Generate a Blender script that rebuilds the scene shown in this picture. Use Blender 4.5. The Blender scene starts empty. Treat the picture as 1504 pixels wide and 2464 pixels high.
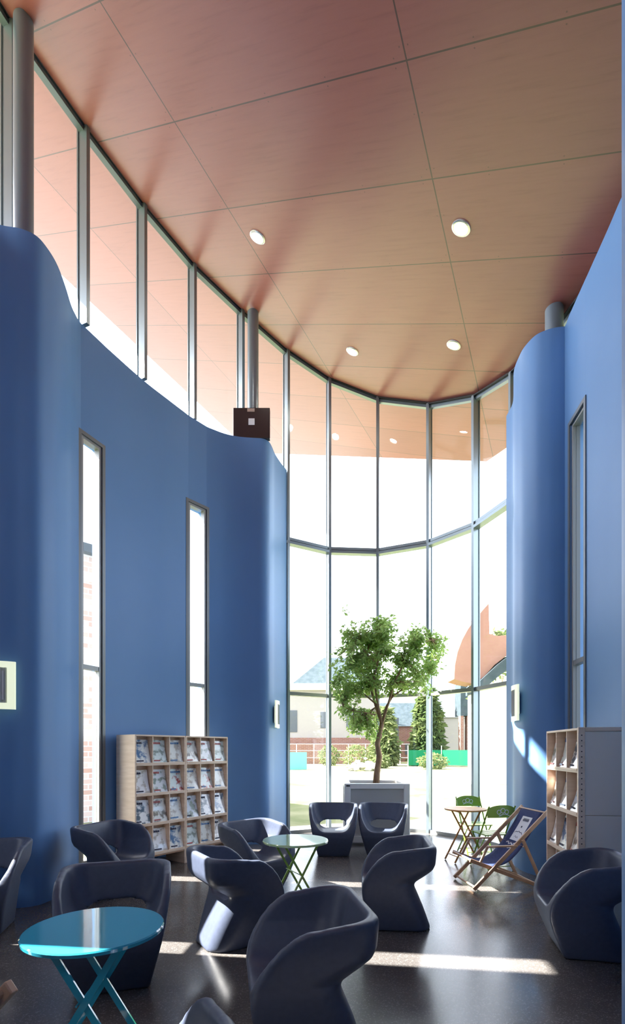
import bpy, bmesh, math, random
import numpy as np
from mathutils import Vector, Matrix

# ------------------------------------------------------------------ camera, world, sun, exposure
SC = bpy.context.scene
COL = SC.collection
EYE = 1.55
cam = bpy.data.cameras.new('camera')
cam.sensor_fit = 'HORIZONTAL'; cam.sensor_width = 36.0
cam.lens = 36.0 * 1200.0 / 1504.0
cam.shift_y = (1804 - 1232) / 1504.0
cam.clip_start = 0.05; cam.clip_end = 500
camo = bpy.data.objects.new('camera', cam); COL.objects.link(camo)
camo.location = (0, 0, EYE); camo.rotation_euler = (math.radians(90), 0, 0)
SC.camera = camo

world = bpy.data.worlds.new('sky'); SC.world = world
world.use_nodes = True
wn = world.node_tree.nodes; wl = world.node_tree.links
for n in list(wn): wn.remove(n)
wo = wn.new('ShaderNodeOutputWorld'); wb = wn.new('ShaderNodeBackground')
sky = wn.new('ShaderNodeTexSky'); sky.sky_type = 'NISHITA'; sky.sun_disc = False
sky.sun_elevation = math.radians(46.5); sky.sun_rotation = math.radians(-90)
sky.air_density = 0.7; sky.dust_density = 3.0; sky.ozone_density = 0.6
mixw = wn.new('ShaderNodeMixRGB'); mixw.blend_type = 'MIX'; mixw.inputs[0].default_value = 0.72
mixw.inputs[2].default_value = (5.6, 6.0, 6.7, 1)
wl.new(sky.outputs[0], mixw.inputs[1]); wl.new(mixw.outputs[0], wb.inputs['Color'])
wb.inputs['Strength'].default_value = 0.34
wl.new(wb.outputs[0], wo.inputs[0])

SUN_AZ = (-0.992, 0.125)          # horizontal direction towards the sun
SUN_TAN = 1.03
sd = bpy.data.lights.new('sun', 'SUN'); sd.energy = 17; sd.angle = math.radians(0.55); sd.color = (1.0, 0.955, 0.89)
so = bpy.data.objects.new('sun', sd); COL.objects.link(so)
so.rotation_euler = Vector((SUN_AZ[0], SUN_AZ[1], SUN_TAN)).to_track_quat('Z', 'Y').to_euler()
so.location = (-20, 6, 25)

SC.view_settings.view_transform = 'Standard'
SC.view_settings.look = 'None'
SC.view_settings.gamma = 1.0
SC.view_settings.use_curve_mapping = False
SC.view_settings.exposure = 1.68
SC.cycles.max_bounces = 12
SC.cycles.diffuse_bounces = 6
SC.cycles.glossy_bounces = 5
SC.cycles.transparent_max_bounces = 16
SC.cycles.sample_clamp_indirect = 12
SC.cycles.caustics_reflective = False
SC.cycles.caustics_refractive = False

rnd = random.Random(7)
HW = 6.66                      # height of the free blue walls
def ceil_z(x, y): return 6.917 - 0.348 * x + 0.198 * y

# ------------------------------------------------------------------ materials
MATS = {}
def mat(name, col=(.5, .5, .5), rough=.5, metal=0.0, spec=0.5, emit=None, estr=0.0, coat=0.0):
    m = bpy.data.materials.new(name); m.use_nodes = True
    b = m.node_tree.nodes['Principled BSDF']
    b.inputs['Base Color'].default_value = (*col, 1); b.inputs['Roughness'].default_value = rough
    b.inputs['Metallic'].default_value = metal; b.inputs['Specular IOR Level'].default_value = spec
    b.inputs['Coat Weight'].default_value = coat
    if emit: b.inputs['Emission Color'].default_value = (*emit, 1); b.inputs['Emission Strength'].default_value = estr
    MATS[name] = m
    return m
def noisy(name, c1, c2, scale=5, rough=.5, spec=.5, detail=6, lo=.35, hi=.65, stretch=(1, 1, 1), bump=0.0, coat=0.0, coord='Object'):
    m = mat(name, c1, rough, 0, spec, coat=coat); nt = m.node_tree; N = nt.nodes; L = nt.links
    b = N['Principled BSDF']
    tc = N.new('ShaderNodeTexCoord'); mp = N.new('ShaderNodeMapping'); mp.inputs['Scale'].default_value = stretch
    nz = N.new('ShaderNodeTexNoise'); nz.inputs['Scale'].default_value = scale; nz.inputs['Detail'].default_value = detail
    cr = N.new('ShaderNodeValToRGB'); cr.color_ramp.elements[0].position = lo; cr.color_ramp.elements[1].position = hi
    cr.color_ramp.elements[0].color = (*c1, 1); cr.color_ramp.elements[1].color = (*c2, 1)
    L.new(tc.outputs[coord], mp.inputs[0]); L.new(mp.outputs[0], nz.inputs['Vector'])
    L.new(nz.outputs['Fac'], cr.inputs[0]); L.new(cr.outputs[0], b.inputs['Base Color'])
    if bump:
        bp = N.new('ShaderNodeBump'); bp.inputs['Strength'].default_value = bump; bp.inputs['Distance'].default_value = .01
        L.new(nz.outputs['Fac'], bp.inputs['Height']); L.new(bp.outputs[0], b.inputs['Normal'])
    return m

M_BLUE = noisy('blue_wall_paint', (.122, .258, .500), (.130, .270, .515), 1.3, rough=.5, spec=.3)
M_METAL = mat('grey_metal', (.22, .27, .30), .35, .55)
M_COLUMN = mat('column_paint', (.20, .25, .29), .3, .35)
M_FRAME = mat('window_frame_grey', (.27, .28, .28), .4, .3)
M_TRIM = mat('window_trim_grey', (.15, .165, .175), .4, .3)
M_CHAIR = noisy('chair_plastic', (.060, .073, .114), (.067, .082, .127), 30, rough=.42, spec=.4)
M_WOOD = noisy('birch_wood', (.76, .58, .42), (.86, .68, .52), 3, rough=.45, stretch=(1, 1, 9), detail=4)
M_WOOD2 = noisy('beech_wood', (.42, .25, .15), (.55, .35, .22), 6, rough=.45, stretch=(1, 1, 1))
M_OCHRE = noisy('orange_wood', (.62, .27, .07), (.72, .36, .12), 8, rough=.4)
M_LAMINATE = mat('grey_laminate', (.80, .71, .60), .45)
M_DARKHOLE = mat('dark_hole', (.03, .025, .02), .8)
M_TEAL = mat('teal_enamel', (.03, .30, .42), .07, 0, .6, coat=.5)
M_GREENM = mat('green_enamel', (.27, .44, .07), .25, 0, .5, coat=.3)
M_GREENT = mat('green_table_enamel', (.48, .66, .34), .06, 0, .6, coat=.6)
M_WHITE = mat('white_paint', (.8, .8, .78), .5)
M_OFFWHITE = mat('rear_wall_paint', (.62, .62, .62), .6)
M_BLACK = mat('black_casing', (.035, .022, .022), .25, 0, .5)
M_DARK = mat('dark_gasket', (.02, .02, .02), .6)
M_NAVY = noisy('navy_canvas', (.030, .045, .13), (.045, .065, .17), 60, rough=.8, spec=.2)
M_PRINT = mat('white_print', (.75, .78, .82), .8)
M_INK = mat('dark_ink', (.03, .035, .07), .8)
M_LAMPGLASS = mat('lamp_diffuser', (.75, .80, .62), .4, emit=(.93, 1.0, .72), estr=.22)
M_LOUVRE = mat('lamp_louvre', (.42, .44, .42), .4)
M_SPOT = mat('spot_diffuser', (1, 1, 1), .3, emit=(1, .93, .82), estr=30)
M_CHROME = mat('spot_rim', (.6, .6, .58), .25, .8)
M_PLANTER = mat('planter_grey', (.85, .85, .82), .4)
M_PLANTER_IN = mat('planter_panel', (.52, .52, .50), .4)
M_SOIL = noisy('soil', (.05, .035, .02), (.09, .06, .04), 40, rough=.9)
M_BARK = noisy('bark', (.22, .13, .07), (.38, .25, .15), 25, rough=.9, stretch=(1, 1, .3), bump=.4)
M_ASPHALT = noisy('paving', (.34, .33, .31), (.40, .39, .37), 8, rough=.9)

def glass_material(name, tint=(.985, .99, .985), f0=.022):
    m = bpy.data.materials.new(name); m.use_nodes = True; nt = m.node_tree; N = nt.nodes; L = nt.links
    for n in list(N): N.remove(n)
    out = N.new('ShaderNodeOutputMaterial'); mx = N.new('ShaderNodeMixShader'); lw = N.new('ShaderNodeLayerWeight')
    lw.inputs['Blend'].default_value = .5
    p = N.new('ShaderNodeMath'); p.operation = 'POWER'; p.inputs[1].default_value = 5
    k = N.new('ShaderNodeMath'); k.operation = 'MULTIPLY_ADD'; k.inputs[1].default_value = .55; k.inputs[2].default_value = f0
    L.new(lw.outputs['Facing'], p.inputs[0]); L.new(p.outputs[0], k.inputs[0])
    t = N.new('ShaderNodeBsdfTransparent'); t.inputs[0].default_value = (*tint, 1)
    g = N.new('ShaderNodeBsdfGlossy'); g.inputs['Roughness'].default_value = 0.0
    L.new(k.outputs[0], mx.inputs[0]); L.new(t.outputs[0], mx.inputs[1]); L.new(g.outputs[0], mx.inputs[2]); L.new(mx.outputs[0], out.inputs[0])
    return m
M_GLASS = glass_material('clear_glass')

def leaf_material(name, c1, c2, scale=8):
    m = noisy(name, c1, c2, scale, rough=.45, spec=.4); nt = m.node_tree; N = nt.nodes; L = nt.links
    b = N['Principled BSDF']; out = N['Material Output']
    tr = N.new('ShaderNodeBsdfTranslucent'); mx = N.new('ShaderNodeMixShader'); mx.inputs[0].default_value = .45
    cr = [n for n in N if n.type == 'VALTORGB'][0]
    L.new(cr.outputs[0], tr.inputs[0]); L.new(b.outputs[0], mx.inputs[1]); L.new(tr.outputs[0], mx.inputs[2]); L.new(mx.outputs[0], out.inputs[0])
    return m
M_LEAF = leaf_material('ficus_leaves', (.19, .33, .07), (.50, .66, .22), 5)
M_CONIFER = leaf_material('conifer_green', (.05, .09, .03), (.15, .185, .07), .5)
M_SHRUB = leaf_material('shrub_green', (.09, .13, .045), (.22, .25, .11), 1.5)

def brick_material(name, c1, c2, cm, sc=1.0):
    m = mat(name, c1, .85); nt = m.node_tree; N = nt.nodes; L = nt.links; b = N['Principled BSDF']
    tc = N.new('ShaderNodeTexCoord'); br = N.new('ShaderNodeTexBrick')
    br.inputs['Color1'].default_value = (*c1, 1); br.inputs['Color2'].default_value = (*c2, 1); br.inputs['Mortar'].default_value = (*cm, 1)
    br.inputs['Scale'].default_value = 1.0; br.inputs['Brick Width'].default_value = .24 * sc; br.inputs['Row Height'].default_value = .08 * sc
    br.inputs['Mortar Size'].default_value = .008 * sc
    L.new(tc.outputs['UV'], br.inputs['Vector']); L.new(br.outputs[0], b.inputs['Base Color'])
    return m
M_BRICK = brick_material('pale_brick', (.46, .24, .16), (.60, .42, .33), (.62, .56, .50), 1.6)
M_REDBRICK = brick_material('red_brick', (.17, .08, .06), (.21, .11, .085), (.23, .18, .16), 2)
M_CREAM = mat('cream_render', (.27, .25, .235), .9)
M_ROOFG = noisy('slate_roof', (.035, .050, .058), (.052, .068, .078), 2, rough=.7)
M_ROOFP = mat('pale_roof', (.13, .15, .17), .6)
M_TERRA = noisy('terracotta_panels', (.235, .125, .092), (.26, .145, .11), .8, rough=.6)
M_GREENFENCE = mat('green_mesh', (.01, .14, .062), .7)
M_STONE = noisy('pale_stone', (.25, .24, .22), (.75, .72, .68), 1.2, rough=.9)
M_WINDARK = mat('far_window', (.06, .07, .08), .2)

# floor
def floor_material():
    m = mat('terrazzo_floor', (.05, .05, .05), .2, 0, .5); nt = m.node_tree; N = nt.nodes; L = nt.links; b = N['Principled BSDF']
    tc = N.new('ShaderNodeTexCoord')
    n1 = N.new('ShaderNodeTexNoise'); n1.inputs['Scale'].default_value = 1.1; n1.inputs['Detail'].default_value = 5
    v = N.new('ShaderNodeTexVoronoi'); v.inputs['Scale'].default_value = 150
    cr = N.new('ShaderNodeValToRGB'); e = cr.color_ramp.elements
    e[0].position = 0.0; e[0].color = (.080, .075, .072, 1); e[1].position = .84; e[1].color = (.096, .090, .087, 1)
    x = cr.color_ramp.elements.new(.93); x.color = (.165, .16, .15, 1)
    sep = N.new('ShaderNodeSeparateColor'); L.new(tc.outputs['Object'], v.inputs['Vector']); L.new(v.outputs['Color'], sep.inputs[0]); L.new(sep.outputs[0], cr.inputs[0])
    mx = N.new('ShaderNodeMixRGB'); mx.blend_type = 'MULTIPLY'; mx.inputs[0].default_value = 1
    c2 = N.new('ShaderNodeValToRGB'); c2.color_ramp.elements[0].position = .3; c2.color_ramp.elements[1].position = .7
    c2.color_ramp.elements[0].color = (.72, .72, .74, 1); c2.color_ramp.elements[1].color = (1.25, 1.2, 1.15, 1)
    L.new(tc.outputs['Object'], n1.inputs['Vector']); L.new(n1.outputs['Fac'], c2.inputs[0])
    L.new(cr.outputs[0], mx.inputs[1]); L.new(c2.outputs[0], mx.inputs[2]); L.new(mx.outputs[0], b.inputs['Base Color'])
    r = N.new('ShaderNodeMapRange'); r.inputs['From Min'].default_value = .3; r.inputs['From Max'].default_value = .7
    r.inputs['To Min'].default_value = .14; r.inputs['To Max'].default_value = .26
    L.new(n1.outputs['Fac'], r.inputs['Value']); L.new(r.outputs[0], b.inputs['Roughness'])
    return m
M_FLOOR = floor_material()

# ceiling: plywood panels with joints; the UV map holds panel coordinates (one unit = one panel)
def ceiling_material():
    m = mat('plywood_ceiling', (.5, .3, .2), .34, 0, .6); nt = m.node_tree; N = nt.nodes; L = nt.links; b = N['Principled BSDF']
    uv = N.new('ShaderNodeUVMap'); uv.uv_map = 'UVMap'
    sp = N.new('ShaderNodeSeparateXYZ'); L.new(uv.outputs[0], sp.inputs[0])
    def mth(op, a, bb=None, clamp=False):
        n = N.new('ShaderNodeMath'); n.operation = op; n.use_clamp = clamp
        for i, v in enumerate((a, bb)):
            if v is None: continue
            if isinstance(v, (int, float)): n.inputs[i].default_value = v
            else: L.new(v, n.inputs[i])
        return n.outputs[0]
    def dist(o, k=1.0):       # distance to the nearest joint, in panels
        s = mth('MULTIPLY', o, k); f = mth('FRACT', s); return mth('MINIMUM', f, mth('SUBTRACT', 1.0, f))
    du = dist(sp.outputs[0]); dv = dist(sp.outputs[1])
    lu = mth('LESS_THAN', du, .0065); lv = mth('LESS_THAN', dv, .0024)
    line = mth('MAXIMUM', lu, lv)
    # screws: rows of dots beside the joints
    a = mth('MULTIPLY', mth('SUBTRACT', du, .035), 1.02); c = mth('MULTIPLY', dist(mth('ADD', sp.outputs[1], .04), 4.0), .69)
    d1 = mth('SQRT', mth('ADD', mth('MULTIPLY', a, a), mth('MULTIPLY', c, c)))
    a2 = mth('MULTIPLY', mth('SUBTRACT', dv, .014), 2.75); c2 = mth('MULTIPLY', dist(mth('ADD', sp.outputs[0], .1), 2.0), .5)
    d2 = mth('SQRT', mth('ADD', mth('MULTIPLY', a2, a2), mth('MULTIPLY', c2, c2)))
    dots = mth('LESS_THAN', mth('MINIMUM', d1, d2), .0065)
    dark = mth('MAXIMUM', line, mth('MULTIPLY', dots, .6))
    mp = N.new('ShaderNodeMapping'); mp.inputs['Scale'].default_value = (16, 3.2, 1); L.new(uv.outputs[0], mp.inputs[0])
    nz = N.new('ShaderNodeTexNoise'); nz.inputs['Scale'].default_value = 1.5; nz.inputs['Detail'].default_value = 8; nz.inputs['Roughness'].default_value = .6
    L.new(mp.outputs[0], nz.inputs['Vector'])
    cr = N.new('ShaderNodeValToRGB'); e = cr.color_ramp.elements
    e[0].position = .28; e[0].color = (.250, .075, .060, 1); e[1].position = .72; e[1].color = (.308, .098, .080, 1)
    x = e.new(.45); x.color = (.290, .090, .073, 1)
    L.new(nz.outputs['Fac'], cr.inputs[0])
    wn2 = N.new('ShaderNodeTexWhiteNoise'); wn2.noise_dimensions = '2D'
    fl = N.new('ShaderNodeVectorMath'); fl.operation = 'FLOOR'; L.new(uv.outputs[0], fl.inputs[0]); L.new(fl.outputs[0], wn2.inputs['Vector'])
    pv = mth('ADD', mth('MULTIPLY', wn2.outputs['Value'], .16), .92)
    mul = N.new('ShaderNodeVectorMath'); mul.operation = 'SCALE'; L.new(cr.outputs[0], mul.inputs[0]); L.new(pv, mul.inputs['Scale'])
    mx = N.new('ShaderNodeMixRGB'); L.new(dark, mx.inputs[0]); L.new(mul.outputs[0], mx.inputs[1]); mx.inputs[2].default_value = (.07, .03, .02, 1)
    L.new(mx.outputs[0], b.inputs['Base Color'])
    return m
M_CEIL = ceiling_material()

def lawn_material():
    m = mat('lawn', (.3, .4, .1), .95, 0, .1); nt = m.node_tree; N = nt.nodes; L = nt.links; b = N['Principled BSDF']
    tc = N.new('ShaderNodeTexCoord')
    n1 = N.new('ShaderNodeTexNoise'); n1.inputs['Scale'].default_value = .35; n1.inputs['Detail'].default_value = 8; n1.inputs['Roughness'].default_value = .65
    cr = N.new('ShaderNodeValToRGB'); e = cr.color_ramp.elements
    e[0].position = .35; e[0].color = (.095, .115, .038, 1); e[1].position = .62; e[1].color = (.225, .220, .125, 1)
    L.new(tc.outputs['Object'], n1.inputs['Vector']); L.new(n1.outputs['Fac'], cr.inputs[0]); L.new(cr.outputs[0], b.inputs['Base Color'])
    return m
M_LAWN = lawn_material()

def cover_material(i):
    r = random.Random(100 + i)
    base = r.choice([(.82, .86, .86), (.90, .91, .84), (.74, .82, .90), (.93, .93, .91), (.79, .89, .84)])
    acc = r.choice([(.10, .14, .18), (.30, .36, .30), (.45, .10, .08), (.12, .22, .38), (.25, .22, .18), (.55, .50, .42)])
    m = noisy('cover_print_%d' % i, acc, base, 11 + r.random() * 6, rough=.16, lo=.40, hi=.52, detail=4, coat=.6)
    m.node_tree.nodes['Mapping'].inputs['Location'].default_value = (r.random() * 9, r.random() * 9, r.random() * 9)
    return m
M_COVERS = [cover_material(i) for i in range(10)]
M_PAGES = mat('paper_pages', (.75, .74, .70), .8)

# ------------------------------------------------------------------ mesh helpers
def link(name, bm, mats, parent=None, smooth=False, sharp=None, loc=(0, 0, 0), rotz=0.0):
    me = bpy.data.meshes.new(name)
    bmesh.ops.recalc_face_normals(bm, faces=bm.faces)
    bm.to_mesh(me); bm.free()
    for m in (mats if isinstance(mats, (list, tuple)) else [mats]): me.materials.append(m)
    if smooth or sharp is not None:
        for p in me.polygons: p.use_smooth = True
        if sharp is not None: me.set_sharp_from_angle(angle=math.radians(sharp))
    o = bpy.data.objects.new(name, me); COL.objects.link(o)
    o.location = loc; o.rotation_euler = (0, 0, rotz)
    if parent: o.parent = parent
    return o
def empty(name, loc=(0, 0, 0), rotz=0.0):
    o = bpy.data.objects.new(name, None); COL.objects.link(o); o.location = loc; o.rotation_euler = (0, 0, rotz)
    o.empty_display_size = .1
    return o
def tag(o, label=None, cat=None, group=None, kind=None):
    if label: o['label'] = label
    if cat: o['category'] = cat
    if group: o['group'] = group
    if kind: o['kind'] = kind
    return o
def box(bm, x0, x1, y0, y1, z0, z1, mi=0, bev=0.0, M=None):
    vs = [bm.verts.new((x, y, z)) for z in (z0, z1) for y in (y0, y1) for x in (x0, x1)]
    fs = [bm.faces.new([vs[i] for i in f]) for f in ((0, 2, 3, 1), (4, 5, 7, 6), (0, 1, 5, 4), (2, 6, 7, 3), (0, 4, 6, 2), (1, 3, 7, 5))]
    for f in fs: f.material_index = mi
    if M is not None: bmesh.ops.transform(bm, matrix=M, verts=vs)
    if bev:
        es = list({e for f in fs for e in f.edges})
        r = bmesh.ops.bevel(bm, geom=es, offset=bev, segments=2, affect='EDGES', profile=.5)
        for f in r['faces']: f.material_index = mi
def beam(bm, a, b, w, t, up=(0, 0, 1), mi=0, bev=0.0):
    """A bar from a to b, w wide (sideways) and t thick."""
    a = Vector(a); b = Vector(b); d = b - a; L = d.length; d.normalize()
    up = Vector(up); s = d.cross(up)
    if s.length < 1e-4: s = d.cross(Vector((1, 0, 0)))
    s.normalize(); u = s.cross(d)
    M = Matrix((s, d, u)).transposed().to_4x4(); M.translation = a
    box(bm, -w / 2, w / 2, 0, L, -t / 2, t / 2, mi, bev, M)
def tube(bm, pts, rad, seg=8, mi=0, cap=True):
    pts = [Vector(p) for p in pts]; n = len(pts)
    if isinstance(rad, (int, float)): rad = [rad] * n
    rings = []; ref = None
    for i in range(n):
        d = (pts[min(i + 1, n - 1)] - pts[max(i - 1, 0)]).normalized()
        if ref is None: ref = Vector((0, 0, 1)) if abs(d.z) < .9 else Vector((1, 0, 0))
        s = d.cross(ref).normalized(); u = s.cross(d).normalized(); ref = u
        rings.append([bm.verts.new(pts[i] + (s * math.cos(2 * math.pi * k / seg) + u * math.sin(2 * math.pi * k / seg)) * rad[i]) for k in range(seg)])
    for i in range(n - 1):
        for k in range(seg):
            f = bm.faces.new((rings[i][k], rings[i][(k + 1) % seg], rings[i + 1][(k + 1) % seg], rings[i + 1][k])); f.material_index = mi
    if cap:
        for r in (rings[0], rings[-1]):
            f = bm.faces.new(r); f.material_index = mi
def lathe(bm, prof, seg=48, c=(0, 0), mi=0):
    rings = []
    for r, z in prof:
        rings.append([bm.verts.new((c[0] + r * math.cos(2 * math.pi * k / seg), c[1] + r * math.sin(2 * math.pi * k / seg), z)) for k in range(seg)])
    for i in range(len(prof) - 1):
        for k in range(seg):
            f = bm.faces.new((rings[i][k], rings[i][(k + 1) % seg], rings[i + 1][(k + 1) % seg], rings[i + 1][k])); f.material_index = mi
    bm.faces.new(rings[0]); bm.faces.new(rings[-1])
def prism(bm, pts, z0, z1, mi=0):
    a = [bm.verts.new((p[0], p[1], z0 if not callable(z0) else z0(*p))) for p in pts]
    b = [bm.verts.new((p[0], p[1], z1 if not callable(z1) else z1(*p))) for p in pts]
    fs = [bm.faces.new(a), bm.faces.new(b)]
    for i in range(len(pts)):
        j = (i + 1) % len(pts); fs.append(bm.faces.new((a[i], a[j], b[j], b[i])))
    for f in fs: f.material_index = mi
def box_uv(o):
    me = o.data; uv = me.uv_layers.new(name='UVMap')
    for p in me.polygons:
        n = p.normal
        for li in p.loop_indices:
            c = me.vertices[me.loops[li].vertex_index].co
            if abs(n.z) > .7: u = (c.x, c.y)
            else:
                t = Vector((-n.y, n.x, 0)).normalized(); u = (c.x * t.x + c.y * t.y, c.z)
            uv.data[li].uv = u
def catmull(P, n=8):
    P = [np.array(p, float) for p in P]; P = [2 * P[0] - P[1]] + P + [2 * P[-1] - P[-2]]; out = []
    for i in range(1, len(P) - 2):
        for k in range(n):
            t = k / n
            a, b, c, d = P[i - 1:i + 3]
            out.append(.5 * ((2 * b) + (-a + c) * t + (2 * a - 5 * b + 4 * c - d) * t * t + (-a + 3 * b - 3 * c + d) * t ** 3))
    out.append(P[-2]); return out

# ------------------------------------------------------------------ plan of the glazing
GL = [(-3.52, -4.0), (-3.52, -3.0), (-3.52, -2.0), (-3.52, -1.0), (-3.52, 0.0), (-3.52, 1.0), (-3.50, 2.30), (-3.46, 3.2), (-3.36, 4.12),
      (-3.144, 5.116), (-2.794, 6.038), (-2.392, 6.929), (-1.894, 7.778), (-1.2415, 8.507), (-.536, 9.182), (.3064, 9.6705), (1.2758, 9.745),
      (2.1946, 9.333), (2.8266, 8.5816), (3.116, 7.6575), (3.25, 6.68), (3.25, 5.70), (3.18, 4.72), (3.05, 3.74), (2.9, 2.77)]
I_L, I_R = 14, 19     # full-height glazing runs between these mullions

# ------------------------------------------------------------------ setting: floor, ground, ceiling
bm = bmesh.new()
outl = [(x - .02, y) for x, y in GL[:15]] + GL[15:20] + [(3.3, 6.68), (3.3, 5.7), (3.25, 4.72), (3.2, 3.0), (3.2, -4.05), (-3.54, -4.05)]
prism(bm, outl[1:], -.14, 0)
tag(link('floor', bm, M_FLOOR), 'dark polished terrazzo floor with long sunlight stripes', kind='structure')

bm = bmesh.new()
n = 30
vv = [[bm.verts.new((-90 + 180 * i / n, -30 + 160 * j / n, -.16)) for i in range(n + 1)] for j in range(n + 1)]
for j in range(n):
    for i in range(n): bm.faces.new((vv[j][i], vv[j][i + 1], vv[j + 1][i + 1], vv[j + 1][i]))
tag(link('ground', bm, M_LAWN), 'sunny dry lawn outside the glazing', kind='structure')
bm = bmesh.new()
path = [(x * 1.30 - .0, y * 1.09 + .2) for x, y in GL[3:20]] 
pin = GL[3:20]
prism(bm, path + pin[::-1], -.15, -.04)
tag(link('paving_strip', bm, M_ASPHALT), 'pale paving strip along the outside of the glazing', kind='structure')

# panel lattice of the ceiling (plan), fitted so that one unit is one panel
A0 = np.array([[-1.52, 5.45], [-1.14, 6.43], [-.72, 7.43], [-.22, 8.41], [.33, 9.26], [.89, 4.37], [1.25, 5.25], [1.66, 6.15], [2.09, 7.01], [2.59, 7.85]])
IJ = np.array([[1, i, 0] for i in range(5)] + [[1, i, 1] for i in range(5)], float)
LAT = np.linalg.lstsq(IJ, A0, rcond=None)[0]       # rows: origin, long step, cross step
LINV = np.linalg.inv(LAT[1:].T)
def lattice(x, y): return LINV @ (np.array([x, y]) - LAT[0])
canopy = [(3.3, -4.3), (-7.25, -4.3), (-7.25, 3.9), (-4.44 - .0, 9.74), (-1.85, 15.12), (3.74, 10.7), (4.15, 7.6), (4.1, 5.5), (3.9, 2.0)]
bm = bmesh.new()
prism(bm, canopy, lambda x, y: ceil_z(x, y), lambda x, y: ceil_z(x, y) + .22)
o = link('ceiling', bm, [M_CEIL])
uvl = o.data.uv_layers.new(name='UVMap')
for p in o.data.polygons:
    for li in p.loop_indices:
        c = o.data.vertices[o.data.loops[li].vertex_index].co; q = lattice(c.x, c.y); uvl.data[li].uv = (q[0] + 20, q[1] + 20)
tag(o, 'sloping red brown plywood ceiling running on outside as a canopy', kind='structure')

# ------------------------------------------------------------------ blue free-form walls
def nearest_on(poly, p):
    best = None
    for i in range(len(poly) - 1):
        a = np.array(poly[i]); b = np.array(poly[i + 1]); t = np.clip(np.dot(p - a, b - a) / np.dot(b - a, b - a), 0, 1)
        d = np.linalg.norm(a + t * (b - a) - p)
        if best is None or d < best[0]: best = (d, i + t)
    return best[1]
def at_param(poly, s):
    i = min(int(s), len(poly) - 2); t = s - i; a = np.array(poly[i]); b = np.array(poly[i + 1]); return a + t * (b - a)
def offset(poly, d):
    out = []
    for i, p in enumerate(poly):
        a = np.array(poly[max(i - 1, 0)]); b = np.array(poly[min(i + 1, len(poly) - 1)]); t = (b - a) / np.linalg.norm(b - a)
        out.append(tuple(np.array(p) + d * np.array([-t[1], t[0]])))
    return out
def free_wall(name, inner, outer_poly, windows, label):
    """inner: plan points; windows: list of (index a, z0, z1): the segment a..a+1 is opened between z0 and z1."""
    P = [np.array(p, float) for p in inner]
    S = np.maximum.accumulate([nearest_on(outer_poly, p) for p in P])
    Q = [at_param(outer_poly, s) for s in S]
    holes = {a: (z0, z1) for a, z0, z1 in windows}
    bm = bmesh.new(); cache = {}
    def V(side, i, z):
        k = (side, i, round(z, 3))
        if k not in cache:
            p = (P if side == 0 else Q)[i]; cache[k] = bm.verts.new((p[0], p[1], z))
        return cache[k]
    top = [min(HW, ceil_z(*P[i]) - .01, ceil_z(*Q[i]) - .01) for i in range(len(P))]
    def quad(*v):
        try: bm.faces.new(v)
        except ValueError: pass
    for i in range(len(P) - 1):
        j = i + 1
        if np.linalg.norm(Q[i] - Q[j]) < 1e-4: Q[j] = Q[j] + (P[j] - P[i]) * 1e-3
        spans = [(0, None)]
        if i in holes:
            z0, z1 = holes[i]; spans = [(0, z0), (z1, None)]
        for zb, zt in spans:
            a, b = (top[i], top[j]) if zt is None else (zt, zt)
            for s in (0, 1): quad(V(s, i, zb), V(s, j, zb), V(s, j, b), V(s, i, a))
        quad(V(0, i, top[i]), V(0, j, top[j]), V(1, j, top[j]), V(1, i, top[i]))
        if i in holes:
            for z in holes[i]: quad(V(0, i, z), V(0, j, z), V(1, j, z), V(1, i, z))
            z0, z1 = holes[i]
            for k in (i, j): quad(V(0, k, z0), V(0, k, z1), V(1, k, z1), V(1, k, z0))
    for i in (0, len(P) - 1): quad(V(0, i, 0), V(0, i, top[i]), V(1, i, top[i]), V(1, i, 0))
    o = link(name, bm, M_BLUE, sharp=32)
    return tag(o, label, kind='structure'), P, Q
SILL, HEAD = .16, 5.35
left_pts = []
left_win = []
def add(pts, seg): seg.extend(tuple(p) for p in pts)
L0 = [(-3.40, -1.0), (-3.40, 1.0), (-3.40, 2.06)]
W4 = [(-3.40, 2.12), (-3.40, 2.42)]
L1 = catmull([(-3.40, 2.48), (-3.40, 2.7), (-3.39, 3.2), (-3.36, 3.98)], 4)
W3 = [(-3.355, 4.04), (-3.325, 4.34)]
L2 = catmull([(-3.32, 4.40), (-3.28, 4.62), (-3.17, 4.80), (-3.02, 4.86), (-2.86, 4.89), (-2.745, 4.96), (-2.70, 5.09), (-2.69, 5.26), (-2.725, 5.5), (-2.775, 5.74), (-2.785, 5.90)], 8)
W1 = [(-2.775, 5.975), (-2.645, 6.27)]
L3 = catmull([(-2.62, 6.33), (-2.35, 6.88), (-2.1, 7.29), (-1.925, 7.57)], 5)
W2 = [(-1.895, 7.62), (-1.675, 7.885)]
L4 = catmull([(-1.64, 7.915), (-1.42, 8.06), (-1.2, 8.14), (-.98, 8.17), (-.82, 8.19), (-.73, 8.26), (-.685, 8.4), (-.65, 8.6), (-.575, 8.85), (-.50, 9.05), (-.475, 9.115)], 8)
seq = []; hol = []
for part, win in ((L0, 0), (W4, 1), (L1, 0), (W3, 1), (L2, 0), (W1, 1), (L3, 0), (W2, 1), (L4, 0)):
    if win: hol.append((len(seq), SILL, HEAD))
    seq += [tuple(p) for p in part]
outer_left = offset(GL[:I_L + 1], .13)
wl_o, PL, QL = free_wall('wall_left', seq, outer_left, hol, 'undulating blue free-form wall on the left with slit windows')

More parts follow.
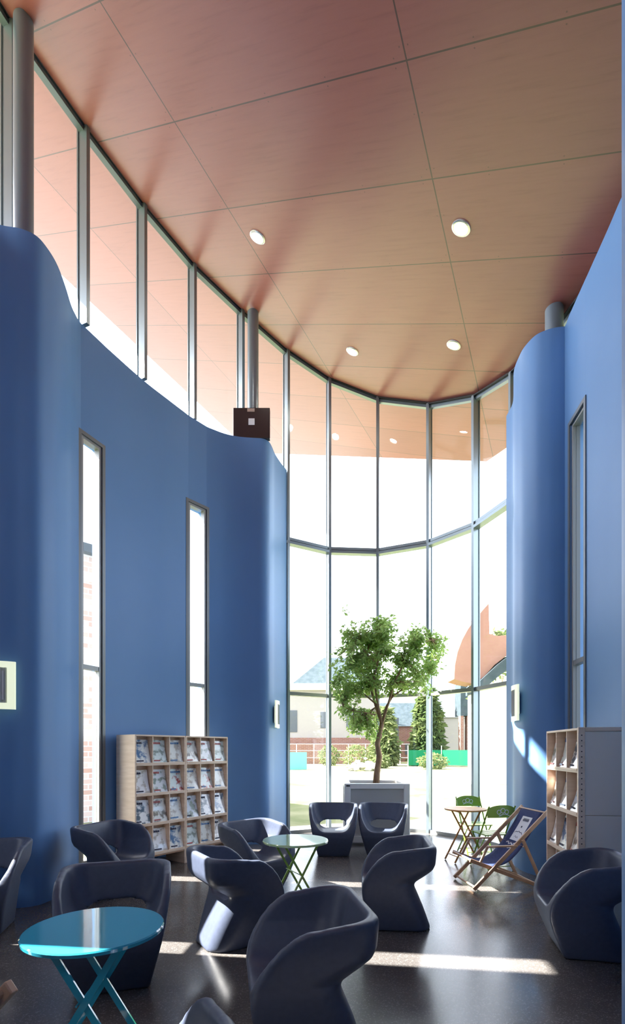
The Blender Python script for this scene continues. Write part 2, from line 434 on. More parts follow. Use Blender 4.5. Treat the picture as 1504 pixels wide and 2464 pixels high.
R1 = catmull([(2.97, 7.64), (2.95, 7.35), (2.83, 7.02), (2.715, 6.72), (2.685, 6.48), (2.69, 6.32), (2.75, 6.15), (2.86, 6.065), (2.97, 6.03), (3.045, 6.02)], 8)
R2 = [(3.04, 5.97), (3.02, 5.87)]
RW = [(3.015, 5.83), (2.965, 5.43)]
R3 = catmull([(2.96, 5.38), (2.90, 4.9), (2.86, 4.62), (2.83, 4.3), (2.78, 3.7), (2.6, 3.1), (2.2, 2.74), (1.80, 2.58), (1.555, 2.48), (1.462, 2.33), (1.445, 2.15), (1.45, 1.8), (1.46, 1.0), (1.48, -1), (1.5, -4.0)], 6)
seq = []; hol = []
for part, win in ((R1, 0), (R2, 0), (RW, 1), (R3, 0)):
    if win: hol.append((len(seq), SILL, HEAD))
    seq += [tuple(p) for p in part]
wl2, _, _ = free_wall('wall_left_rear', [(-3.40, -4.0), (-3.40, -2.5), (-3.40, -1.0)], [(-3.65, -4.0), (-3.65, -2.5), (-3.65, -1.0)], [], 'blue wall beside and behind the camera')
outer_right = [(3.2, 7.68)] + [(x + .12, y) for x, y in GL[20:]] + [(2.95, 1.0), (2.95, -4.0)]
wr_o, PR, QR = free_wall('wall_right', seq, outer_right, hol, 'bright blue curved free-form wall on the right')
bm = bmesh.new(); box(bm, -3.5, 1.46, -4.2, -4.02, 0, 5.2)
tag(link('wall_rear', bm, M_OFFWHITE), 'plain rear wall behind the camera', kind='structure')

# slit windows in the blue walls
def slit(num, a, b, qa, qb, label):
    a, b, qa, qb = map(np.array, (a, b, qa, qb)); k = .32
    A = a + (qa - a) / np.linalg.norm(qa - a) * .05; B = b + (qb - b) / np.linalg.norm(qb - b) * .05
    d = (B - A) / np.linalg.norm(B - A); w = np.linalg.norm(B - A)
    root = empty('window_%d' % num, (A[0], A[1], 0), math.atan2(d[1], d[0])); tag(root, label, kind='structure')
    f = .040; g = .004; bm = bmesh.new()
    z0, z1 = SILL + .004, HEAD - .004
    box(bm, g, g + f, -.045, .035, z0, z1); box(bm, w - f - g, w - g, -.045, .035, z0, z1)
    box(bm, g + f, w - f - g, -.045, .035, z0, z0 + f); box(bm, g + f, w - f - g, -.045, .035, z1 - f, z1)
    box(bm, g + f, w - f - g, -.04, .03, 2.53, 2.585)
    link('frame', bm, M_FRAME, root)
    s_ = -1 if np.dot(qa - a, np.array([-d[1], d[0]])) > 0 else 1      # side of the room
    yi = s_ * .05; ya, yb = min(yi + s_ * .012, yi - s_ * .004), max(yi + s_ * .012, yi - s_ * .004); t_ = .042
    bm = bmesh.new(); box(bm, -t_, .004, ya, yb, z0 - .04, z1 + t_); box(bm, w - .004, w + t_, ya, yb, z0 - .04, z1 + t_)
    box(bm, .004, w - .004, ya, yb, z1 - .004, z1 + t_); box(bm, .004, w - .004, ya, yb, z0 - .04, z0 + .004)
    link('architrave', bm, M_TRIM, root)
    for za, zb in ((z0 + f, 2.53), (2.585, z1 - f)):
        bm = bmesh.new(); box(bm, g + f, w - f - g, -.006, .006, za, zb); link('pane', bm, M_GLASS, root)
def find(P, Q, p):
    i = int(np.argmin([np.linalg.norm(np.array(p) - x) for x in P])); return P[i], Q[i]
for num, W, P, Q, lab in ((2, W1, PL, QL, 'tall slit window in the left wall nearer the magazine racks'), (3, W2, PL, QL, 'narrow slit window above the left magazine racks'),
                          (4, W3, PL, QL, 'slit window at the left before the first wall bulge'), (6, W4, PL, QL, 'slit window in the left wall beside the camera')):
    a, qa = find(P, Q, W[0]); b, qb = find(P, Q, W[1]); slit(num, a, b, qa, qb, lab)
a, qa = find(PR, QR, RW[1]); b, qb = find(PR, QR, RW[0]); slit(5, a, b, qa, qb, 'slit window in the right wall above the right magazine rack')

# curtain wall
cw = empty('window_1'); tag(cw, 'tall curved glass curtain wall with grey mullions', kind='structure')
NV = []
for i, p in enumerate(GL):
    a = np.array(GL[max(i - 1, 0)]); b = np.array(GL[min(i + 1, len(GL) - 1)]); t = (b - a) / np.linalg.norm(b - a); NV.append((t, np.array([-t[1], t[0]])))
for i, p in enumerate(GL):
    t, nn = NV[i]; ang = math.atan2(t[1], t[0]); full = I_L <= i <= I_R
    zb = 0.0 if full else HW + .01
    c = np.array(p); zt = ceil_z(*p) - .02
    if zt < zb + .05: continue
    if i == I_L: c = c + .05 * t
    R = Matrix.Translation((c[0], c[1], 0)) @ Matrix.Rotation(ang, 4, 'Z')
    bm = bmesh.new(); box(bm, -.026, .026, -.105, .0, zb, zt, M=R); box(bm, -.016, .016, .0, .03, zb, zt, M=R); box(bm, -.030, .030, .03, .05, zb, zt, M=R)
    link('mullion', bm, M_METAL, cw)
for i in range(len(GL) - 1):
    a = np.array(GL[i]); b = np.array(GL[i + 1]); d = b - a; L = np.linalg.norm(d); ang = math.atan2(d[1], d[0])
    full = I_L <= i < I_R
    zb = 0.0 if full else HW + .012
    za, zc = ceil_z(*a) - .012, ceil_z(*b) - .012
    if min(za, zc) < zb + .1: continue
    R = Matrix.Translation((a[0], a[1], 0)) @ Matrix.Rotation(ang, 4, 'Z')
    bm = bmesh.new()
    vs = [R @ Vector(v) for v in ((.02, -.006, zb), (L - .02, -.006, zb), (L - .02, -.006, zc - .06), (.02, -.006, za - .06), (.02, .006, zb), (L - .02, .006, zb), (L - .02, .006, zc - .06), (.02, .006, za - .06))]
    vs = [bm.verts.new(v) for v in vs]
    for f in ((0, 1, 2, 3), (4, 5, 6, 7), (0, 1, 5, 4), (1, 2, 6, 5), (2, 3, 7, 6), (3, 0, 4, 7)): bm.faces.new([vs[k] for k in f])
    link('pane', bm, M_GLASS, cw)
    bm = bmesh.new()
    beam(bm, R @ Vector((.0, -.02, za - .045)), R @ Vector((L, -.02, zc - .045)), .07, .05)
    link('head_rail', bm, M_METAL, cw)
    bm = bmesh.new()
    beam(bm, R @ Vector((.0, -.055, za - .008)), R @ Vector((L, -.055, zc - .008)), .09, .02)
    link('head_gasket', bm, M_DARK, cw)
    if full:
        bm = bmesh.new()
        box(bm, .026, L - .026, -.10, .03, 5.335, 5.385, M=R); box(bm, .026, L - .026, -.075, .03, 5.405, 5.455, M=R); box(bm, .026, L - .026, -.03, .03, 5.385, 5.405, M=R)
        link('transom', bm, M_METAL, cw)
        bm = bmesh.new(); box(bm, .026, L - .026, -.07, .03, 2.555, 2.62, M=R); link('transom', bm, M_FRAME, cw)
        bm = bmesh.new(); box(bm, .026, L - .026, -.08, .03, 0.0, .06, M=R); link('sill_rail', bm, M_FRAME, cw)

# round columns
for (x, y, r, lab) in ((-2.915, 5.03, .092, 'thick grey round steel column in the upper left corner'), (-1.0, 8.385, .092, 'grey round steel column behind the black box'),
                       (3.03, 6.25, .107, 'short grey round column stub above the right wall bulge')):
    bm = bmesh.new(); zt = ceil_z(x, y)
    lathe(bm, [(r, HW + .002), (r, zt - .03)], 40, (0, 0)); 
    o = link('column', bm, M_COLUMN, sharp=40, loc=(x, y, 0)); tag(o, lab, kind='structure')

# recessed downlights
def downlight(px, py, label):
    u = (px - 752) / 1200; k = (1804 - py) / 1200; Y = 5.367 / (k + .348 * u - .198); X = u * Y
    root = empty('ceiling_light', (X, Y, ceil_z(X, Y))); tag(root, label, 'ceiling light', 'recessed ceiling lights')
    nrm = Vector((.348, -.198, 1)).normalized(); root.rotation_euler = nrm.to_track_quat('Z', 'Y').to_euler()
    bm = bmesh.new(); seg = 40
    prof = [(.080, -.002), (.080, -.014), (.098, -.016), (.108, -.010), (.110, -.001)]
    rings = [[bm.verts.new((r * math.cos(2 * math.pi * q / seg), r * math.sin(2 * math.pi * q / seg), z)) for q in range(seg)] for r, z in prof]
    for i in range(len(prof) - 1):
        for q in range(seg): bm.faces.new((rings[i][q], rings[i][(q + 1) % seg], rings[i + 1][(q + 1) % seg], rings[i + 1][q]))
    link('rim', bm, M_CHROME, root, sharp=40)
    bm = bmesh.new(); lathe(bm, [(.079, -.006), (.079, -.002)], 40); link('diffuser', bm, M_SPOT, root)
downlight(620, 570, 'round recessed ceiling light, left one of the nearer pair')
downlight(1110, 548, 'round recessed ceiling light, nearest and largest, right of centre')
downlight(848, 845, 'small round recessed ceiling light over the tree, left one of the far pair')
downlight(1092, 830, 'small round recessed ceiling light over the glazing, right one of the far pair')

# wall lamps: bowed square frames
def wall_lamp(x, y, z, nx, ny, label):
    ang = math.atan2(nx, -ny)            # local -y is the outward normal
    root = empty('wall_lamp', (x, y, z), ang); tag(root, label, 'wall lamp', 'bowed square wall lamps')
    W, H, n = .44, .46, 14
    def bow(s): return -.035 - .055 * (1 - (2 * s - 1) ** 2)
    def strip(bm, s0, s1, z0, z1, off, th):
        m = max(2, int(n * (s1 - s0)) + 1); f = []; b = []
        for i in range(m + 1):
            s = s0 + (s1 - s0) * i / m; xx = (s - .5) * W; yy = bow(s) + off
            f.append((bm.verts.new((xx, yy, z0)), bm.verts.new((xx, yy, z1)))); b.append((bm.verts.new((xx, yy + th, z0)), bm.verts.new((xx, yy + th, z1))))
        for i in range(m):
            bm.faces.new((f[i][0], f[i + 1][0], f[i + 1][1], f[i][1])); bm.faces.new((b[i][0], b[i + 1][0], b[i + 1][1], b[i][1]))
            for q in (0, 1): bm.faces.new((f[i][q], f[i + 1][q], b[i + 1][q], b[i][q]))
        for i in (0, m): bm.faces.new((f[i][0], f[i][1], b[i][1], b[i][0]))
    bm = bmesh.new()
    strip(bm, 0, .14, -H / 2, H / 2, 0, .022); strip(bm, .86, 1, -H / 2, H / 2, 0, .022)
    strip(bm, .14, .86, -H / 2, -H / 2 + .06, 0, .022); strip(bm, .14, .86, H / 2 - .06, H / 2, 0, .022)
    link('diffuser_frame', bm, M_LAMPGLASS, root, sharp=40)
    bm = bmesh.new(); strip(bm, .14, .86, -H / 2 + .06, H / 2 - .06, .014, .006)
    for i in range(9):
        s = .18 + .08 * i; strip(bm, s, s + .015, -H / 2 + .06, H / 2 - .06, .002, .012)
    link('louvre_slats', bm, M_LOUVRE, root, sharp=40)
    bm = bmesh.new(); box(bm, -.13, .13, -.062, .0, -.14, .14); link('back_box', bm, M_WHITE, root)
wall_lamp(-3.10, 4.83, 2.17, .12, -.99, 'glowing square bowed wall lamp on the blue wall at the left edge')
wall_lamp(-.655, 8.56, 2.15, .99, .05, 'glowing bowed wall lamp seen edge-on on the second blue bulge')
wall_lamp(2.688, 6.50, 2.15, -.95, .3, 'bowed wall lamp seen edge-on on the right blue bulge')

# black box on the wall top in front of the column
bx = empty('loudspeaker', (-1.0, 8.225, HW + .002)); tag(bx, 'black box loudspeaker with small white square on top of the blue wall', 'loudspeaker')
bm = bmesh.new(); box(bm, -.30, .30, -.045, .045, 0, .50, bev=.008); link('casing', bm, M_BLACK, bx)
bm = bmesh.new(); box(bm, -.05, .05, -.0495, -.0455, .215, .32); link('white_label', bm, M_WHITE, bx)
bm = bmesh.new(); box(bm, -.07, .05, -.0495, -.0455, .43, .485); link('top_bracket', bm, M_CHROME, bx)

# ------------------------------------------------------------------ lounge chair (one moulded plastic shell)
def rmax(a, b, r): return np.minimum(-r, np.maximum(a, b)) + np.hypot(np.maximum(a + r, 0), np.maximum(b + r, 0))
def rbox(qx, qy, r):
    qx = qx + r; qy = qy + r
    return np.minimum(np.maximum(qx, qy), 0) + np.hypot(np.maximum(qx, 0), np.maximum(qy, 0)) - r
def surface_nets(F, org, h):
    nx, ny, nz = F.shape; s = F < 0
    cnt = np.zeros((nx - 1, ny - 1, nz - 1)); acc = np.zeros((nx - 1, ny - 1, nz - 1, 3))
    def sub(A, d): return A[d[0]:nx - 1 + d[0], d[1]:ny - 1 + d[1], d[2]:nz - 1 + d[2]]
    for ax in range(3):
        for u in (0, 1):
            for v in (0, 1):
                d0 = [0, 0, 0]; d0[(ax + 1) % 3] = u; d0[(ax + 2) % 3] = v; d1 = list(d0); d1[ax] = 1
                a, b = sub(F, d0), sub(F, d1); x = (a < 0) != (b < 0); t = np.where(x, a / np.where(x, a - b, 1), 0)
                p = np.zeros(acc.shape); 
                for k in range(3): p[..., k] = d0[k]
                p[..., ax] = t
                acc += p * x[..., None]; cnt += x
    act = cnt > 0; idx = -np.ones(cnt.shape, int); idx[act] = np.arange(act.sum())
    ii = np.argwhere(act); V = (ii + acc[act] / cnt[act][:, None]) * h + np.array(org)
    faces = []
    for ax in range(3):
        b1, b2 = (ax + 1) % 3, (ax + 2) % 3
        sl0 = [slice(1, -1)] * 3; sl0[ax] = slice(0, -1); sl1 = list(sl0); sl1[ax] = slice(1, None)
        a = s[tuple(sl0)]; b = s[tuple(sl1)]; w = np.argwhere(a != b)
        off = np.ones(3, int); off[ax] = 0; w2 = w + off
        e1 = np.zeros(3, int); e1[b1] = 1; e2 = np.zeros(3, int); e2[b2] = 1
        q = [idx[tuple((w2 - e).T)] for e in (e1 + e2, e2, 0 * e1, e1)]
        f = np.stack(q, 1); flip = b[tuple(w.T)]; f[flip] = f[flip][:, ::-1]; faces.append(f)
    return V, np.concatenate(faces)
def chair_mesh():
    h = .0135; x = np.arange(-.06, .72, h); y = np.arange(-.47, .471, h); z = np.arange(-.04, .80, h)
    X, Y, Z = np.meshgrid(x, y, z, indexing='ij')
    zf = [0, .1, .2, .28, .36, .43, .50, .57, .63, .68, .715, .735, .75]; xf = [.12, .075, .035, .008, .0, .012, .04, .085, .135, .20, .27, .34, .45]
    zb = [0, .1, .2, .3, .36, .395, .42, .45, .49, .53, .58, .70, .76]; xb = [.60, .565, .528, .486, .460, .450, .458, .500, .556, .602, .624, .632, .624]
    zw = [0, .2, .4, .6, .76]; xw = [.225, .27, .318, .355, .372]
    def sm(zz, a, b):
        t = np.linspace(-.05, .8, 400); v = np.interp(t, a, b); k = np.exp(-np.linspace(-2, 2, 11) ** 2); k /= k.sum()
        v = np.convolve(np.pad(v, 5, mode='edge'), k, 'valid'); return np.interp(zz, t, v), np.interp(zz, t, np.gradient(v, t))
    XF, dF = sm(Z, zf, xf); XB, dB = sm(Z, zb, xb); W, dW = sm(Z, zw, xw)
    cf = 1 / np.sqrt(1 + dF ** 2); cb = 1 / np.sqrt(1 + dB ** 2)
    outer = rbox((X - XB) * cb, (np.abs(Y) - W) * .97, .14)
    d = rmax(outer, (XF - X) * cf, .018)
    ztop = .742 - .03 * np.clip((.62 - X) / .3, 0, 1) ** 2
    d = rmax(d, Z - ztop, .018); d = rmax(d, -Z, .006)
    t = .056
    XI = .500 + .082 * np.clip((Z - .40) / .34, -.2, 1)
    WC, _ = sm(Z, [.3, .36, .42, .48, .55, .63, .70, .76], [.165, .185, .215, .25, .285, .305, .315, .320])
    cav = rbox(X - XI, (np.abs(Y) - WC) * .95, .13)
    seat = .372 - .022 * np.sin(np.clip(X / .5, 0, 1) * math.pi)
    cav = rmax(cav, seat - Z, .07)
    d = rmax(d, -cav, .016)
    V, Fc = surface_nets(d, (x[0], y[0], z[0]), h)
    # light smoothing
    E = np.concatenate([Fc[:, [0, 1]], Fc[:, [1, 2]], Fc[:, [2, 3]], Fc[:, [3, 0]]])
    for lam in (.5, .5, -.35, .5):
        s = np.zeros_like(V); c = np.zeros(len(V)); 
        np.add.at(s, E[:, 0], V[E[:, 1]]); np.add.at(s, E[:, 1], V[E[:, 0]]); np.add.at(c, E[:, 0], 1); np.add.at(c, E[:, 1], 1)
        V = V + lam * (s / c[:, None] - V)
    V[:, 2] = np.maximum(V[:, 2], 0.0005)
    V[:, 0] -= .31
    me = bpy.data.meshes.new('lounge_chair'); me.from_pydata(V.tolist(), [], Fc.tolist()); me.update()
    for p in me.polygons: p.use_smooth = True
    me.materials.append(M_CHAIR); return me
CH = chair_mesh()
def chair(x, y, fx, fy, label):
    o = bpy.data.objects.new('lounge_chair', CH); COL.objects.link(o)
    o.location = (x, y, 0); o.rotation_euler = (0, 0, math.atan2(-fy, -fx))       # local -x is forward
    return tag(o, label, 'chair', 'dark blue-grey moulded lounge chairs')
CHAIRS = [
    (-2.87, 4.29, .25, -.97, 'dark moulded lounge chair cut off by the left edge of the photo'),
    (-2.16, 5.42, .93, -.37, 'dark moulded lounge chair between the slit window and the left magazine rack'),
    (-1.33, 3.36, .30, -.95, 'dark moulded lounge chair right behind the teal round table'),
    (-.64, 4.08, .84, .54, 'dark moulded lounge chair with sunlit back standing left of the green table'),
    (-.62, 5.55, .72, -.69, 'dark moulded lounge chair behind the green table, by the second wall bulge'),
    (.31, 7.42, -.04, -1.0, 'dark moulded lounge chair facing us before the planter, left of the pair'),
    (1.05, 7.42, -.2, -.98, 'dark moulded lounge chair facing us before the planter, right of the pair'),
    (.75, 4.47, -.99, .09, 'dark moulded lounge chair seen from its side between green table and deck chair'),
    (-.03, 2.64, -.985, -.17, 'largest dark moulded lounge chair in the centre foreground'),
    (2.10, 3.86, -.97, .22, 'dark moulded lounge chair in front of the right magazine rack'),
    (-.64, 1.50, -.45, .89, 'dark lounge chair of which only an arm tip shows at the bottom edge'),
]
for c in CHAIRS: chair(*c)

# ------------------------------------------------------------------ bistro tables
def bistro_table(x, y, rot, R, h, mtop, mleg, label, legw=.024):
    root = empty('bistro_table', (x, y, 0), rot); tag(root, label, 'table')
    bm = bmesh.new(); lathe(bm, [(R - .012, h - .022), (R, h - .020), (R + .002, h - .006), (R - .003, h), (R * .5, h + .0005), (.001, h + .0008)], 72)
    link('tabletop', bm, mtop, root, sharp=40)
    zt = h - .03; k = R / .32
    for s in (-1, 1):
        for d in (-1, 1):
            bm = bmesh.new()
            yy = s * (.15 if d > 0 else .125) * k
            beam(bm, (d * .17 * k, yy, zt), (-d * .27 * k, yy, .006), .010, legw, up=(1, 0, 0))
            link('leg', bm, mleg, root)
    for d, yy in ((1, .15 * k), (-1, .125 * k)):
        for xx, z_ in ((-d * .235 * k, .09), (d * .165 * k, zt - .01)):
            bm = bmesh.new(); tube(bm, [(xx, -yy, z_), (xx, yy, z_)], .007); link('cross_bar', bm, mleg, root)
    bm = bmesh.new(); tube(bm, [(-.045 * k + .02, -.16 * k, .44 * h / .73), (-.045 * k + .02, .16 * k, .44 * h / .73)], .005); link('pivot_rod', bm, mleg, root)
    return root
t1 = bistro_table(-1.005, 2.305, .05, .305, .73, M_TEAL, M_TEAL, 'teal enamelled round folding table in the left foreground', .03)
t2 = bistro_table(-.155, 4.55, .5, .298, .73, M_GREENT, M_GREENM, 'pale green round folding table between the lounge chairs', .018)
t3 = bistro_table(2.14, 6.98, .25, .285, .73, M_OCHRE, M_OCHRE, 'orange wooden round folding table by the glazing', .022)

# ------------------------------------------------------------------ green folding chairs
def folding_chair(x, y, ang, label):
    root = empty('folding_chair', (x, y, 0), ang); tag(root, label, 'chair', 'green folding bistro chairs')    # local -y is the front
    w = .19
    bm = bmesh.new(); n = 12
    f = []; 
    for i in range(n + 1):
        s = -1 + 2 * i / n; xx = s * .195; yy = .215 - .03 * (1 - s * s) * -1; top = .80 + .045 * (1 - abs(s) ** 2.5); 
        f.append([bm.verts.new((xx, yy, .685)), bm.verts.new((xx, yy, top)), bm.verts.new((xx, yy + .008, top)), bm.verts.new((xx, yy + .008, .685))])
    for i in range(n):
        for q in range(4): bm.faces.new((f[i][q], f[i + 1][q], f[i + 1][(q + 1) % 4], f[i][(q + 1) % 4]))
    bm.faces.new(f[0]); bm.faces.new(f[-1])
    back = link('back_panel', bm, M_GREENM, root, sharp=40)
    bm = bmesh.new()      # openwork motif: three rings and stems, on both faces
    for side in (-.006, .05):
        for cx, cz, r in ((-.055, .758, .026), (0, .775, .030), (.055, .758, .026)):
            yy = .215 + .03 * (1 - (cx / .195) ** 2) + (side if side < 0 else .014)
            tube(bm, [(cx + r * math.cos(q * math.pi / 8), yy, cz + r * math.sin(q * math.pi / 8)) for q in range(17)], .0045, 6)
        tube(bm, [(-.075, .24 + side, .715), (-.02, .24 + side, .735), (.02, .24 + side, .735), (.075, .24 + side, .715)], .0045, 6)
    link('motif_print', bm, M_PRINT, back)
    bm = bmesh.new()
    for i in range(5): box(bm, -w, w, -.19 + i * .075, -.19 + i * .075 + .055, .445, .460, bev=.003)
    link('seat', bm, M_GREENM, root)
    for s in (-1, 1):
        bm = bmesh.new(); beam(bm, (s * .185, .245, .83), (s * .185, -.20, .006), .008, .018, up=(1, 0, 0)); link('leg', bm, M_GREENM, root)
        bm = bmesh.new(); beam(bm, (s * .17, -.17, .44), (s * .17, .22, .006), .008, .018, up=(1, 0, 0)); link('leg', bm, M_GREENM, root)
    for a_, yy, zz in ((.185, -.17, .06), (.17, .19, .05)):
        bm = bmesh.new(); tube(bm, [(-a_, yy, zz), (a_, yy, zz)], .006); link('stretcher', bm, M_GREENM, root)
folding_chair(2.41, 7.42, .12, 'green folding chair standing behind the orange wooden table')
folding_chair(2.36, 6.58, math.pi + .22, 'green folding chair partly hidden behind the navy deck chair')

# ------------------------------------------------------------------ deck chairs
def deck_chair(ox, oy, dx, dy, w, label):
    """origin: near front foot; local +x runs backwards, local +y across."""
    root = empty('deck_chair', (ox, oy, 0), math.atan2(dy, dx)); tag(root, label, 'deck chair', 'navy canvas deck chairs')
    Lr = (.87, .866)
    def rail(s): return (s, s * Lr[1] / Lr[0])
    def bar(name, a, b, wd=.024, th=.042, m=M_WOOD2):
        bm = bmesh.new(); beam(bm, a, b, wd, th, up=(0, 0, 1), bev=.004); link(name, bm, m, root)
    y1 = w
    for y in (0, y1): bar('back_rail', (.0, y, .02), (Lr[0], y, Lr[1]))
    for y in (.03, y1 - .03): bar('seat_rail', (-.03, y, .335), (.79, y, .022))
    for y in (-.026, y1 + .026): bar('prop', (.555, y, .555), (.80, y, .022), th=.034)
    for y in (-.0, y1):
        bar('armrest', (.16, y, .485), (.50, y, .485), .04, .018)
        bar('arm_post', (.175, y + (.03 if y == 0 else -.03), .478), (.085, y + (.03 if y == 0 else -.03), .30), .018, .026)
    for a, b, r in (((Lr[0] - .03, 0, Lr[1] - .02), (Lr[0] - .03, y1, Lr[1] - .02), .014), ((-.02, .03, .335), (-.02, y1 - .03, .335), .013),
                    ((.03, 0, .035), (.03, y1, .035), .011), ((.78, -.02, .035), (.78, y1 + .02, .035), .011), ((.6, -.02, .47), (.6, y1 + .02, .47), .009)):
        bm = bmesh.new(); tube(bm, [a, b], r, 12); link('cross_bar', bm, M_WOOD2, root)
    cur = catmull([(Lr[0] - .03, Lr[1] - .005), (.70, .63), (.56, .43), (.42, .30), (.28, .255), (.14, .275), (-.02, .35)], 6)
    bm = bmesh.new(); ny = 8; g = []
    for s, z in cur:
        g.append([bm.verts.new((s, .045 + (w - .09) * j / ny, z)) for j in range(ny + 1)])
    for i in range(len(g) - 1):
        for j in range(ny): bm.faces.new((g[i][j], g[i][j + 1], g[i + 1][j + 1], g[i + 1][j]))
    o = link('canvas', bm, M_NAVY, root, smooth=True)
    sol = o.modifiers.new('thickness', 'SOLIDIFY'); sol.thickness = .004; sol.offset = 0
    # printed patch: a white sheet with dark marks and a white scribble below
    arc = [0]
    for i in range(1, len(cur)): arc.append(arc[-1] + math.hypot(*(cur[i] - cur[i - 1])))
    def on(a, y, lift):
        i = min(max(int(np.searchsorted(arc, a)) - 1, 0), len(cur) - 2); t = (a - arc[i]) / (arc[i + 1] - arc[i]); p = cur[i] + t * (cur[i + 1] - cur[i])
        d = (cur[i + 1] - cur[i]) / np.linalg.norm(cur[i + 1] - cur[i]); nrm = np.array([d[1], -d[0]]); nrm = nrm if nrm[1] > 0 else -nrm
        p = p + nrm * lift; return (p[0], y, p[1])
    def patch(bm, a0, a1, y0, y1_, lift, k=6):
        r = [[bm.verts.new(on(a0 + (a1 - a0) * i / k, yy, lift)) for yy in (y0, y1_)] for i in range(k + 1)]
        for i in range(k): bm.faces.new((r[i][0], r[i][1], r[i + 1][1], r[i + 1][0]))
    bm = bmesh.new(); patch(bm, .11, .43, w * .30, w * .68, .0035, 8)
    pr = link('print', bm, M_PRINT, o)
    bm = bmesh.new(); r0 = random.Random(3)
    for i in range(5): patch(bm, .135, .175, w * (.38 + .045 * i), w * (.38 + .045 * i + .030), .005, 2)
    patch(bm, .155, .162, w * .37, w * .61, .0052, 1)
    patch(bm, .235, .258, w * .485, w * .53, .005, 2)
    def stroke(pts, wd=.007):
        for (a0, q0), (a1, q1) in zip(pts[:-1], pts[1:]):
            d = Vector((a1 - a0, q1 - q0)).normalized() * wd / 2; n_ = (-d.y, d.x)
            v = [bm.verts.new(on(a, q, .005)) for a, q in ((a0 + n_[0], q0 + n_[1]), (a0 - n_[0], q0 - n_[1]), (a1 - n_[0], q1 - n_[1]), (a1 + n_[0], q1 + n_[1]))]
            bm.faces.new(v)
    stroke([(.34, w * .34), (.315, w * .40), (.32, w * .46), (.305, w * .50), (.32, w * .55), (.315, w * .60), (.335, w * .65)])
    stroke([(.40, w * .42), (.375, w * .45), (.395, w * .49), (.37, w * .53), (.39, w * .57)], .005)
    link('print_lettering', bm, M_INK, pr)
    bm = bmesh.new()
    stroke([(.50, w * .25), (.47, w * .32), (.50, w * .36), (.46, w * .40), (.49, w * .46), (.47, w * .52), (.49, w * .60), (.46, w * .66), (.48, w * .72)], .012)
    stroke([(.54, w * .34), (.53, w * .45), (.545, w * .52), (.53, w * .62)], .008)
    link('lettering', bm, M_PRINT, o)
    return root
deck_chair(1.764, 5.455, .993, .12, .53, 'wooden deck chair with navy canvas and white print by the right wall')
deck_chair(-1.86, 1.20, .95, -.30, .53, 'second deck chair, its corner alone showing at the lower left edge')

# ------------------------------------------------------------------ magazine racks
def rack(ox, oy, ang, bays, bw, rows, depth, label, side_panels=True, near_side='plain'):
    """origin: left front corner; local +x along the front, +y into the rack."""
    root = empty('magazine_rack', (ox, oy, 0), ang); tag(root, label, 'magazine rack', 'birch magazine racks')
    W = bays * bw; H = 1.74; z0 = .20; p = (H - z0) / rows; th = .02
    def B(name, *a, m=M_WOOD, par=root, bev=.002):
        bm = bmesh.new(); box(bm, *a, bev=bev); return link(name, bm, m, par)
    fd = .13
    B('side_panel', 0, th, 0, depth, .0 if near_side != 'far' else z0 - .0, H)
    s = B('side_panel', W - th, W, 0, depth, .0, H)
    if near_side == 'laminate':
        B('edge_post', W, W + .022, -.004, .05, 0, H + .004)
        B('top_trim', W + .0005, W + .020, .052, depth, H - .03, H + .004)
        B('laminate_panel', W + .0005, W + .014, .052, depth, .985, H - .032, m=M_LAMINATE); B('laminate_panel', W + .0005, W + .014, .052, depth, .04, .98, m=M_LAMINATE)
        bm = bmesh.new()
        for i in range(34): 
            zc = .12 + i * .047; box(bm, W + .0222, W + .0236, .018, .028, zc, zc + .009)
        link('peg_hole', bm, M_DARKHOLE, s)
    for i in range(1, bays): B('divider', i * bw - th * .35, i * bw + th * .35, .004, fd, z0, H - th)
    for r in range(rows + 1):
        z = z0 + r * p
        B('shelf', th, W - th, 0.0, fd if r < rows else depth, z - (th if r == rows else .008), z + (.0 if r == rows else .008))
    for r in range(rows): B('lip', th, W - th, -.004, .008, z0 + r * p + .008, z0 + r * p + .03)
    B('back_panel', th, W - th, fd + .002, fd + .014, z0, H - th)
    B('back_panel', th, W - th, depth - .016, depth - .004, z0, H - th)
    B('base_board', th, W - th, .01, depth - .02, z0 - .03, z0 - .010, m=M_WOOD2)
    return root
MAGN = [0]
BASES = [0, 1, 2, 3, 4]
COLN = ['silver grey', 'cream', 'pale blue', 'white', 'pale green']
ORD = ['first', 'second', 'third', 'fourth', 'fifth', 'sixth']
def magazine_mesh(i):
    bm = bmesh.new(); w, h, t = .20, .285, .008
    n = 6; F = []
    for k in range(n + 1):
        z = h * k / n; yb = .012 * math.sin(math.pi * k / n) * (1 if i % 2 else .4)
        F.append([bm.verts.new((-w / 2, yb, z)), bm.verts.new((w / 2, yb, z)), bm.verts.new((w / 2, yb + t, z)), bm.verts.new((-w / 2, yb + t, z))])
    for k in range(n):
        for q in range(4):
            f = bm.faces.new((F[k][q], F[k][(q + 1) % 4], F[k + 1][(q + 1) % 4], F[k + 1][q])); f.material_index = 1 if q in (1, 3) else 0
    for e in (F[0], F[-1]): bm.faces.new(e).material_index = 1
    me = bpy.data.meshes.new('magazine'); bmesh.ops.recalc_face_normals(bm, faces=bm.faces); bm.to_mesh(me); bm.free()
    me.materials.append(M_COVERS[i]); me.materials.append(M_PAGES)
    return me
MAGM = [magazine_mesh(i) for i in range(10)]
MAST = []
